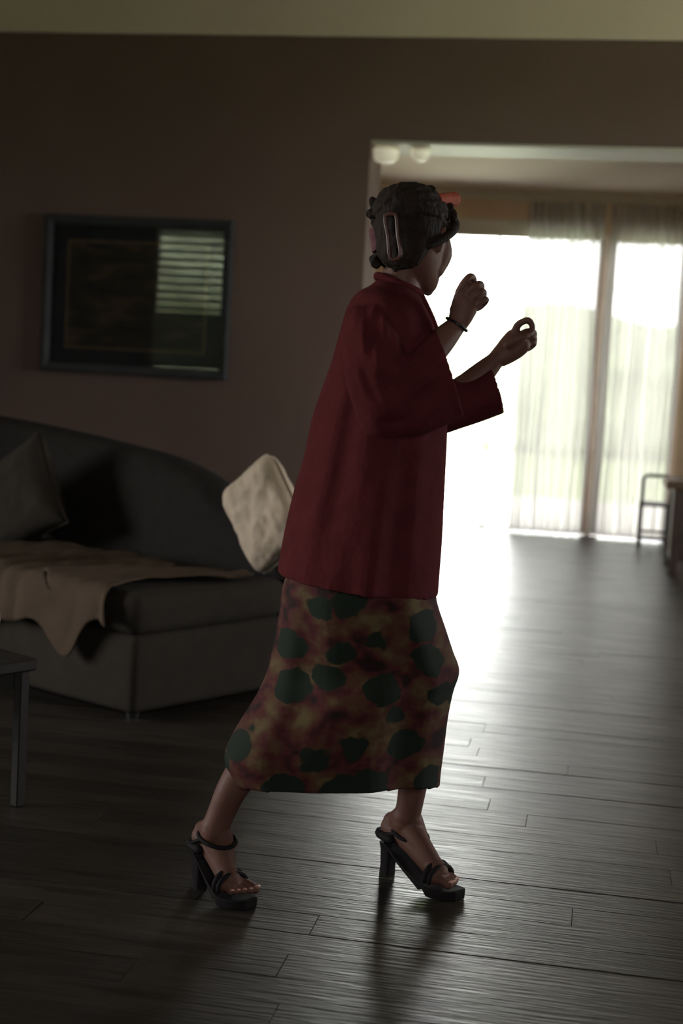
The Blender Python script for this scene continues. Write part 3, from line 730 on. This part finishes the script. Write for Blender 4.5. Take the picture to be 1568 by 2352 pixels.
# eyes and lips
for s in (-1, 1):
    bm = bmesh.new(); ellipsoid(bm, HM @ Vector((.0612, s * .030, .009)), (.0115, .0115, .0115)); eo = new(wob(bm), 'eye', M_eye, root, smooth=True)
    bm = bmesh.new(); ellipsoid(bm, HM @ Vector((.0680, s * .030, .009)), (.0064, .0064, .0064), seg=16); new(wob(bm), 'iris', M_iris, eo, smooth=True).matrix_parent_inverse = Matrix()
bm = bmesh.new(); chain(bm, [hv(.082, -.019, -.0535), hv(.0925, -.006, -.050), hv(.0925, .006, -.050), hv(.082, .019, -.0535)], [.0018, .004, .004, .0018], 8, 3); chain(bm, [hv(.081, -.017, -.059), hv(.0915, 0, -.0605), hv(.081, .017, -.059)], [.0018, .005, .0018], 8, 3)
new(wob(bm), 'lips', M_lip, root, smooth=True)

# hair: a pinned-up mass of curls
bm = bmesh.new()
def eb(px, py, dy, rx, ry, rz, ang=0, jit=.05, sd=0):
    M = Matrix.Rotation(math.radians(ang), 3, 'Y')
    ellipsoid(bm, W(px, py, dy), (rx / 990, ry, rz / 990), M, 32, lambda p: 1 + jit * noise.noise(p * 3.1 + Vector((sd, sd, 0))) + jit * .6 * noise.noise(p * 7 + Vector((0, sd, sd))))
R3 = HM.to_3x3()
def eh(c, r, jit=.03, sd=0):
    ellipsoid(bm, HM @ Vector(c), r, R3, 40, lambda p: 1 + jit * noise.noise(p * 3.1 + Vector((sd, sd, 0))) + jit * .6 * noise.noise(p * 7 + Vector((0, sd, sd))))
eh((-.028, 0, .044), (.100, .080, .071), .06, 1)
eh((-.045, 0, .015), (.070, .079, .070), .06, 2)
eh((-.058, 0, -.030), (.046, .064, .055), .08, 3)
eh((-.078, 0, .03), (.036, .056, .060), .10, 4)
eh((.030, 0, .069), (.056, .062, .040), .04, 5); eh((.060, -.034, .054), (.028, .030, .022), .1, 6); eh((.060, .034, .054), (.028, .030, .022), .1, 7)
rc = random.Random(11)
for px, py, r0 in ((868, 466, 19), (858, 487, 16), (848, 492, 8), (890, 448, 16), (863, 512, 12), (862, 598, 13), (870, 502, 14), (880, 455, 13), (866, 478, 12), (868, 515, 9), (872, 595, 15), (863, 606, 10), (886, 606, 12), (905, 612, 11), (925, 606, 12), (1030, 486, 15), (1036, 498, 11), (1030, 514, 10), (1012, 474, 15), (890, 455, 14), (880, 545, 13),
                   (1020, 525, 10), (1000, 545, 11), (978, 572, 12), (955, 590, 12), (915, 440, 14), (985, 440, 13), (872, 578, 11)):
    for q in range(2):
        dy = rc.uniform(-.045, .05) if q else (-.02 if px < 1000 else 0)
        pts = []
        c = W(px, py, dy); ph = rc.uniform(0, 6.28); tilt = rc.uniform(-.6, .6)
        for k in range(9):
            a = ph + k * .75; R_ = r0 / 990 * (.75 - .05 * k)
            pts.append(c + Vector((R_ * math.cos(a), tilt * R_ * math.cos(a) + (k - 4) * .0025, R_ * math.sin(a))))
        chain(bm, pts, [(.0082 if r0 > 13 else .0062) - .0004 * k for k in range(9)], 8, 2)
for q in range(30):                     # combed locks running from the brow to the nape
    ph = math.radians(-100 + 200 * q / 29); pts = []
    for k in range(12):
        th = math.radians(16 + 150 * k / 11); p2 = ph + .09 * math.sin(k * 1.2 + q * 2.1)
        pts.append(hv(-.028 + .099 * math.cos(th), .079 * math.sin(th) * math.sin(p2), .044 + .0705 * math.sin(th) * math.cos(p2)))
    chain(bm, pts, [.0045 + .0012 * (q % 2)] * 12, 8, 2)
# side sweep in front of the ear
for s in (-1, 1): chain(bm, [hv(.070, s * .040, .072), hv(.050, s * .072, .050), hv(.020, s * .084, .022), hv(-.020, s * .084, -.008), hv(-.055, s * .066, -.035)], [.007, .009, .011, .010, .007], 16, 4)
chain(bm, [W(1030, 508, .02), W(1022, 522, .0), W(1010, 535, -.02)], [.012, .012, .008], 12, 3)
ho = new(wob(bm), 'hair', M_hair, root, smooth=True); remesh(ho, .0028, 1, .4)
# a few loose fine curls
for q, ps in enumerate((((862, 600), (858, 608), (862, 614), (868, 611)), ((852, 486), (845, 490), (849, 498), (856, 500)), ((1040, 500), (1046, 492), (1043, 484), (1037, 482)))):
    bm = bmesh.new(); chain(bm, [W(x, y, -.01) for x, y in ps], [.004, .0035, .003, .002], 8, 3); new(wob(bm), 'hair_curl', M_hair, root, smooth=True)
# rollers
def roller(p, q, r, m, lab):
    bm = bmesh.new(); d = (q - p).normalized(); n = d.orthogonal().normalized(); b_ = d.cross(n); L_ = (q - p).length; rings = []
    for s, k in ((0, .8), (0, 1), (.06, 1.04), (.1, 1)) + tuple((i / 12, 1 + (.03 if i % 2 else -.02)) for i in range(2, 11)) + ((.94, 1.04), (1, 1), (1, .8), (.9, .78), (.1, .78)):
        rings.append([p + d * L_ * s + (n * math.cos(2 * PI * j / 24) + b_ * math.sin(2 * PI * j / 24)) * r * k for j in range(24)])
    vr = [[bm.verts.new(v) for v in g_] for g_ in rings]
    for i in range(len(vr)):
        i2 = (i + 1) % len(vr)
        for j in range(24): bm.faces.new((vr[i][j], vr[i][(j + 1) % 24], vr[i2][(j + 1) % 24], vr[i2][j]))
    return new(wob(bm), 'hair_roller', m, root, smooth=True, label=lab)
roller(W(1000, 462, -.035), W(1044, 458, .03), .0165, M_roll, 'orange hair roller at the front of the head')
roller(W(865, 526, -.02), W(873, 577, -.03), .0185, M_rollm, 'mauve hair roller at the back of the head')
# rectangular clip
bm = bmesh.new(); pts = [W(x, y, -.100 - .014 * (x - 884) / 35) for x, y in ((884, 496), (908, 492), (913, 540), (919, 588), (896, 593), (891, 545), (884, 496), (908, 492))]
chain(bm, pts, [.0045] * len(pts), 10, 3); cl = new(wob(bm), 'hair_clip', M_clip, root, smooth=True, label='auburn rectangular hair clip')
bm = bmesh.new(); pts = [W(x, y, d) for x, y, d in ((915, 502, -.088), (940, 494, -.094), (968, 486, -.088), (998, 482, -.066), (1018, 484, -.04))]
chain(bm, pts, [.003] * 5, 8, 3); new(wob(bm), 'hair_arc', M_clip, root, smooth=True)  # thin auburn arc across the side of the hair

# garments as double-walled shells
def shell(bm, rows, th, n, sub, fold, ex=2.0, cap_top=False):
    o_ = sloft(rows, n, sub, fold, ex); i_ = sloft(rows, n, sub, fold, ex, inset=th)
    if cap_top:
        for k in range(min(4 * sub, len(i_))): i_[k] = [p - Vector((0, 0, .011 * (1 - k / (4 * sub)))) for p in i_[k]]
    rings = o_ + i_[::-1]
    vr = [[bm.verts.new(v) for v in g_] for g_ in rings]
    for i in range(len(vr)):
        i2 = (i + 1) % len(vr)
        for j in range(n): bm.faces.new((vr[i][j], vr[i][(j + 1) % n], vr[i2][(j + 1) % n], vr[i2][j]))
def jfold(k, t, s):
    g = min(1, k / 40)
    return s * (.035 * math.sin(5 * t + k * .06) * g + .03 * math.sin(9 * t - k * .09 + 1) * g + .02 * math.sin(14 * t + k * .05) * g)
bm = bmesh.new()
Y = YW
shell(bm, [(868, 640, 962, 668, Y, Y, .060, 0), (850, 656, 970, 692, Y, Y, .105, 0), (818, 674, 984, 722, Y, Y, .17, 0), (796, 708, 999, 756, Y, Y, .195, 0), (779, 765, 1008, 815, Y, Y, .19, 0), (761, 830, 1018, 880, Y, Y, .185, 0),
           (738, 895, 1026, 945, Y, Y, .185, 0), (716, 962, 1026, 1000, Y, Y, .19, 0), (697, 1050, 1022, 1085, Y, Y, .195, 0), (674, 1130, 1018, 1165, Y, Y, .20, 0), (655, 1210, 1014, 1245, Y, Y, .205, 0), (641, 1285, 1008, 1325, Y, Y, .205, 0), (637, 1312, 1005, 1366, Y, Y, .205, 0)],
      .008, 72, 5, jfold, cap_top=True)
def sfold(k, t, s): return s * (.05 * math.sin(3 * t + k * .3 + 1) + .06 * math.sin(6 * t - k * .5) + .045 * math.sin(11 * t + k * .4) + .03 * math.sin(17 * t - k * .3))
shell(bm, [(816, 700, 925, 698, Y - .085, Y - .085, .075, 0), (796, 722, 925, 735, Y - .118, Y - .118, .086, 0), (785, 800, 935, 800, Y - .15, Y - .15, .09, 0), (800, 900, 940, 812, Y - .17, Y - .17, .072, 0), (855, 1010, 952, 798, Y - .17, Y - .16, .072, 0),
           (960, 1003, 972, 778, Y - .16, Y - .14, .068, 0), (1066, 956, 999, 755, Y - .14, Y - .12, .064, 0)], .008, 48, 6, sfold)
shell(bm, [(850, 700, 960, 715, Y + .10, Y + .10, .05, 0), (870, 800, 990, 800, Y + .15, Y + .15, .068, 0), (900, 960, 1005, 850, Y + .18, Y + .18, .068, 0), (980, 1002, 1020, 868, Y + .20, Y + .20, .062, 0), (1070, 980, 1075, 868, Y + .20, Y + .20, .060, 0), (1157, 949, 1126, 842, Y + .20, Y + .20, .056, 0)], .008, 40, 5, lambda k, t, s: s * .06 * math.sin(4 * t + k * .4))
jo = new(wob(bm), 'jacket', M_jacket, root, smooth=True); remesh(jo, .0042, 3, .5)
# collar band following the neckline
bm = bmesh.new(); pts = []
for j in range(-9, 10):
    t = PI + j / 9 * PI * .93
    p, q = W(866, 634), W(966, 676); c = (p + q) / 2; e_ = (q - p) / 2
    pts.append(c + e_ * math.cos(t) + Vector((0, .062 * math.sin(t), 0)))
chain(bm, pts, [.009] * len(pts), 10, 3); new(wob(bm), 'collar', M_jacket, root, smooth=True)
bm = bmesh.new(); chain(bm, [W(966, 678, -.012), W(978, 706, -.03), W(991, 735, -.04), W(1000, 757, -.05)], [.008, .009, .009, .008], 10, 3); new(wob(bm), 'lapel', M_jacket, root, smooth=True)

def kfold(k, t, s):
    g = min(1, k / 30)
    return s * g * (.05 * math.sin(4 * t + k * .05) + .05 * math.sin(7 * t - k * .04 + 2) + .03 * math.sin(12 * t))
bm = bmesh.new()
shell(bm, [(760, 1180, 985, 1200, Y, Y, .15, 0), (700, 1260, 995, 1290, Y, Y, .17, 0), (654, 1330, 1000, 1352, Y, Y, .185, 0), (642, 1400, 1004, 1385, Y, Y, .185, 0), (630, 1470, 1022, 1442, Y, Y + .02, .18, 0), (612, 1545, 1038, 1492, Y, Y + .03, .17, .0),
           (588, 1605, 1049, 1533, Y - .04, Y + .04, .170, .0), (560, 1655, 1034, 1582, Y - .07, Y + .04, .160, .01), (536, 1700, 1020, 1640, Y - .10, Y + .05, .150, .012), (519, 1745, 1011, 1710, Y - .12, Y + .05, .140, .016), (528, 1790, 1003, 1770, Y - .12, Y + .05, .135, .020), (538, 1808, 1000, 1799, Y - .12, Y + .05, .135, .022)],
      .007, 72, 5, kfold, 2.3)
so = new(wob(bm), 'skirt', M_skirt, root, smooth=True); remesh(so, .0045, 2, .5)

# bracelet
bm = bmesh.new(); p, q = W(1027, 731, -.10), W(1070, 759, -.10); c = (p + q) / 2; e_ = (q - p) / 2
pts = [c + e_ * (math.cos(t * PI / 12) * 1.05) + Vector((0, .026 * math.sin(t * PI / 12), 0)) for t in range(25)]
chain(bm, pts, [.0032] * 25, 8, 1); new(wob(bm), 'bracelet', M_band, root, smooth=True, label='thin dark bracelet')

# shoes
def shoe(heel, ball, toe, side, ankle, hz):
    e = empty('high_heeled_sandal'); e.parent = root; e.matrix_parent_inverse = Matrix(); e.location = (0, 0, 0)
    d = (ball - heel); d.z = 0; L_ = d.length; d.normalize()
    # platform sole: follows heel -> ball -> toe
    bm = bmesh.new(); rings = []
    n = 18
    for k in range(n + 1):
        t = k / n
        if t < .62:
            f = t / .62; p = heel.lerp(ball, f); sag = .014 * math.sin(PI * f); top = p + Vector((0, 0, -.020 - sag)); bot = max(.0, top.z - (.010 + .022 * f ** 3)); wd = .026 - .006 * math.sin(PI * f * .9) + .016 * f
        else:
            f = (t - .62) / .38; p = ball.lerp(toe + d * .018, f); top = Vector((p.x, p.y, ball.z - .020 - .003 * math.sin(f * PI))); bot = 0.0008; wd = .040 * math.sqrt(max(.0, 1 - (f * .93) ** 3))
        if t > .50: bot = .0008 + max(0, (.62 - t)) * .22
        th = Vector((top.x, top.y, bot))
        rings.append([top + side * wd, top - side * wd, th - side * wd * .94, th + side * wd * .94])
    rings_mesh(bm, rings); 
    s_ = new(wob(bm), 'sole', M_shoe, e)
    md = s_.modifiers.new('b', 'BEVEL'); md.width = .003; md.segments = 2
    # block heel
    bm = bmesh.new(); hb = Vector((heel.x, heel.y, 0)) - d * .004; tp = heel + Vector((0, 0, -.026)); rings = []
    for f, wx, wy in ((0, .0165, .0165), (.3, .0150, .016), (.8, .0175, .019), (1, .021, .023)):
        c = hb.lerp(Vector((tp.x, tp.y, tp.z)), f); c.z = max(c.z, .0008); ring = []
        for j in range(16):
            a = 2 * PI * j / 16; cs, sn = math.cos(a), math.sin(a)
            ring.append(c + d * (wx * math.copysign(abs(cs) ** .5, cs)) + side * (wy * math.copysign(abs(sn) ** .5, sn)))
        rings.append(ring)
    rings_mesh(bm, rings); new(wob(bm), 'block_heel', M_shoe, e)
    def loop(c, a1, a2, r1, r2, rad, nm, t0=0, t1=360, flat=1):
        bm = bmesh.new(); pts = [c + a1 * r1 * math.cos(math.radians(t0 + (t1 - t0) * i / 20)) + a2 * r2 * math.sin(math.radians(t0 + (t1 - t0) * i / 20)) for i in range(21)]
        chain(bm, pts, [rad] * 21, 8, 1); return new(wob(bm), nm, M_shoe, e, smooth=True)
    ax = (d + Vector((0, 0, -.22))).normalized()
    loop(ankle + d * .008, ax, side, .047, .042, .005, 'ankle_strap')
    loop(ball + Vector((0, 0, .0)) - d * .004, side, Vector((0, 0, 1)), .040, .032, .007, 'toe_strap', -8, 188)
    loop(ball + Vector((0, 0, -.001)) + d * .010, side, Vector((0, 0, 1)), .040, .028, .006, 'toe_strap', -8, 188)
    # heel counter
    bm = bmesh.new(); pts = [heel + d * (.03 - .062 * math.sin(PI * i / 12)) + side * (.031 * math.cos(PI * i / 12)) + Vector((0, 0, -.006)) for i in range(13)]
    chain(bm, pts, [.011] * 13, 8, 1); new(wob(bm), 'heel_counter', M_shoe, e, smooth=True)
    bm = bmesh.new()
    for s in (-1, 1): chain(bm, [heel + d * .0 + side * s * .031, heel.lerp(ankle, .5) + side * s * .035 - d * .004, ankle + side * s * .036], [.0045] * 3, 8, 2)
    new(wob(bm), 'side_strap', M_shoe, e, smooth=True)
    return e
e1 = shoe(heelF, ballF, toeF, sideF, PY(936, 1912, 3.375), 0)
e2 = shoe(heelR, ballR, toeR, sideR, PY(494, 1922, 3.20), 0)
bm = bmesh.new(); ellipsoid(bm, PY(877, 1924, heelF.y - .012), (.006, .006, .006), seg=12); new(wob(bm), 'stud', M_gem, e1, smooth=True, label='pale round stud on the heel')
# toe nails
for bl, te, sd in ((ballF, toeF, -sideF), (ballR, toeR, sideR)):
    d = (te - bl).normalized(); d.z = 0; Lt = (te - bl).length
    for o_, l_, r_ in ((.024, 1.0, .0115), (.009, .98, .0085), (-.004, .88, .008), (-.016, .76, .0075), (-.027, .62, .0075)):
        c = bl + sd * o_ + d * (Lt * l_ + r_ * .5) + Vector((0, 0, -.008 + r_ * .75)); bm = bmesh.new(); ellipsoid(bm, c, (r_ * .7, r_ * .7, .0022), seg=12); new(wob(bm), 'toenail', M_nail, root, smooth=True)
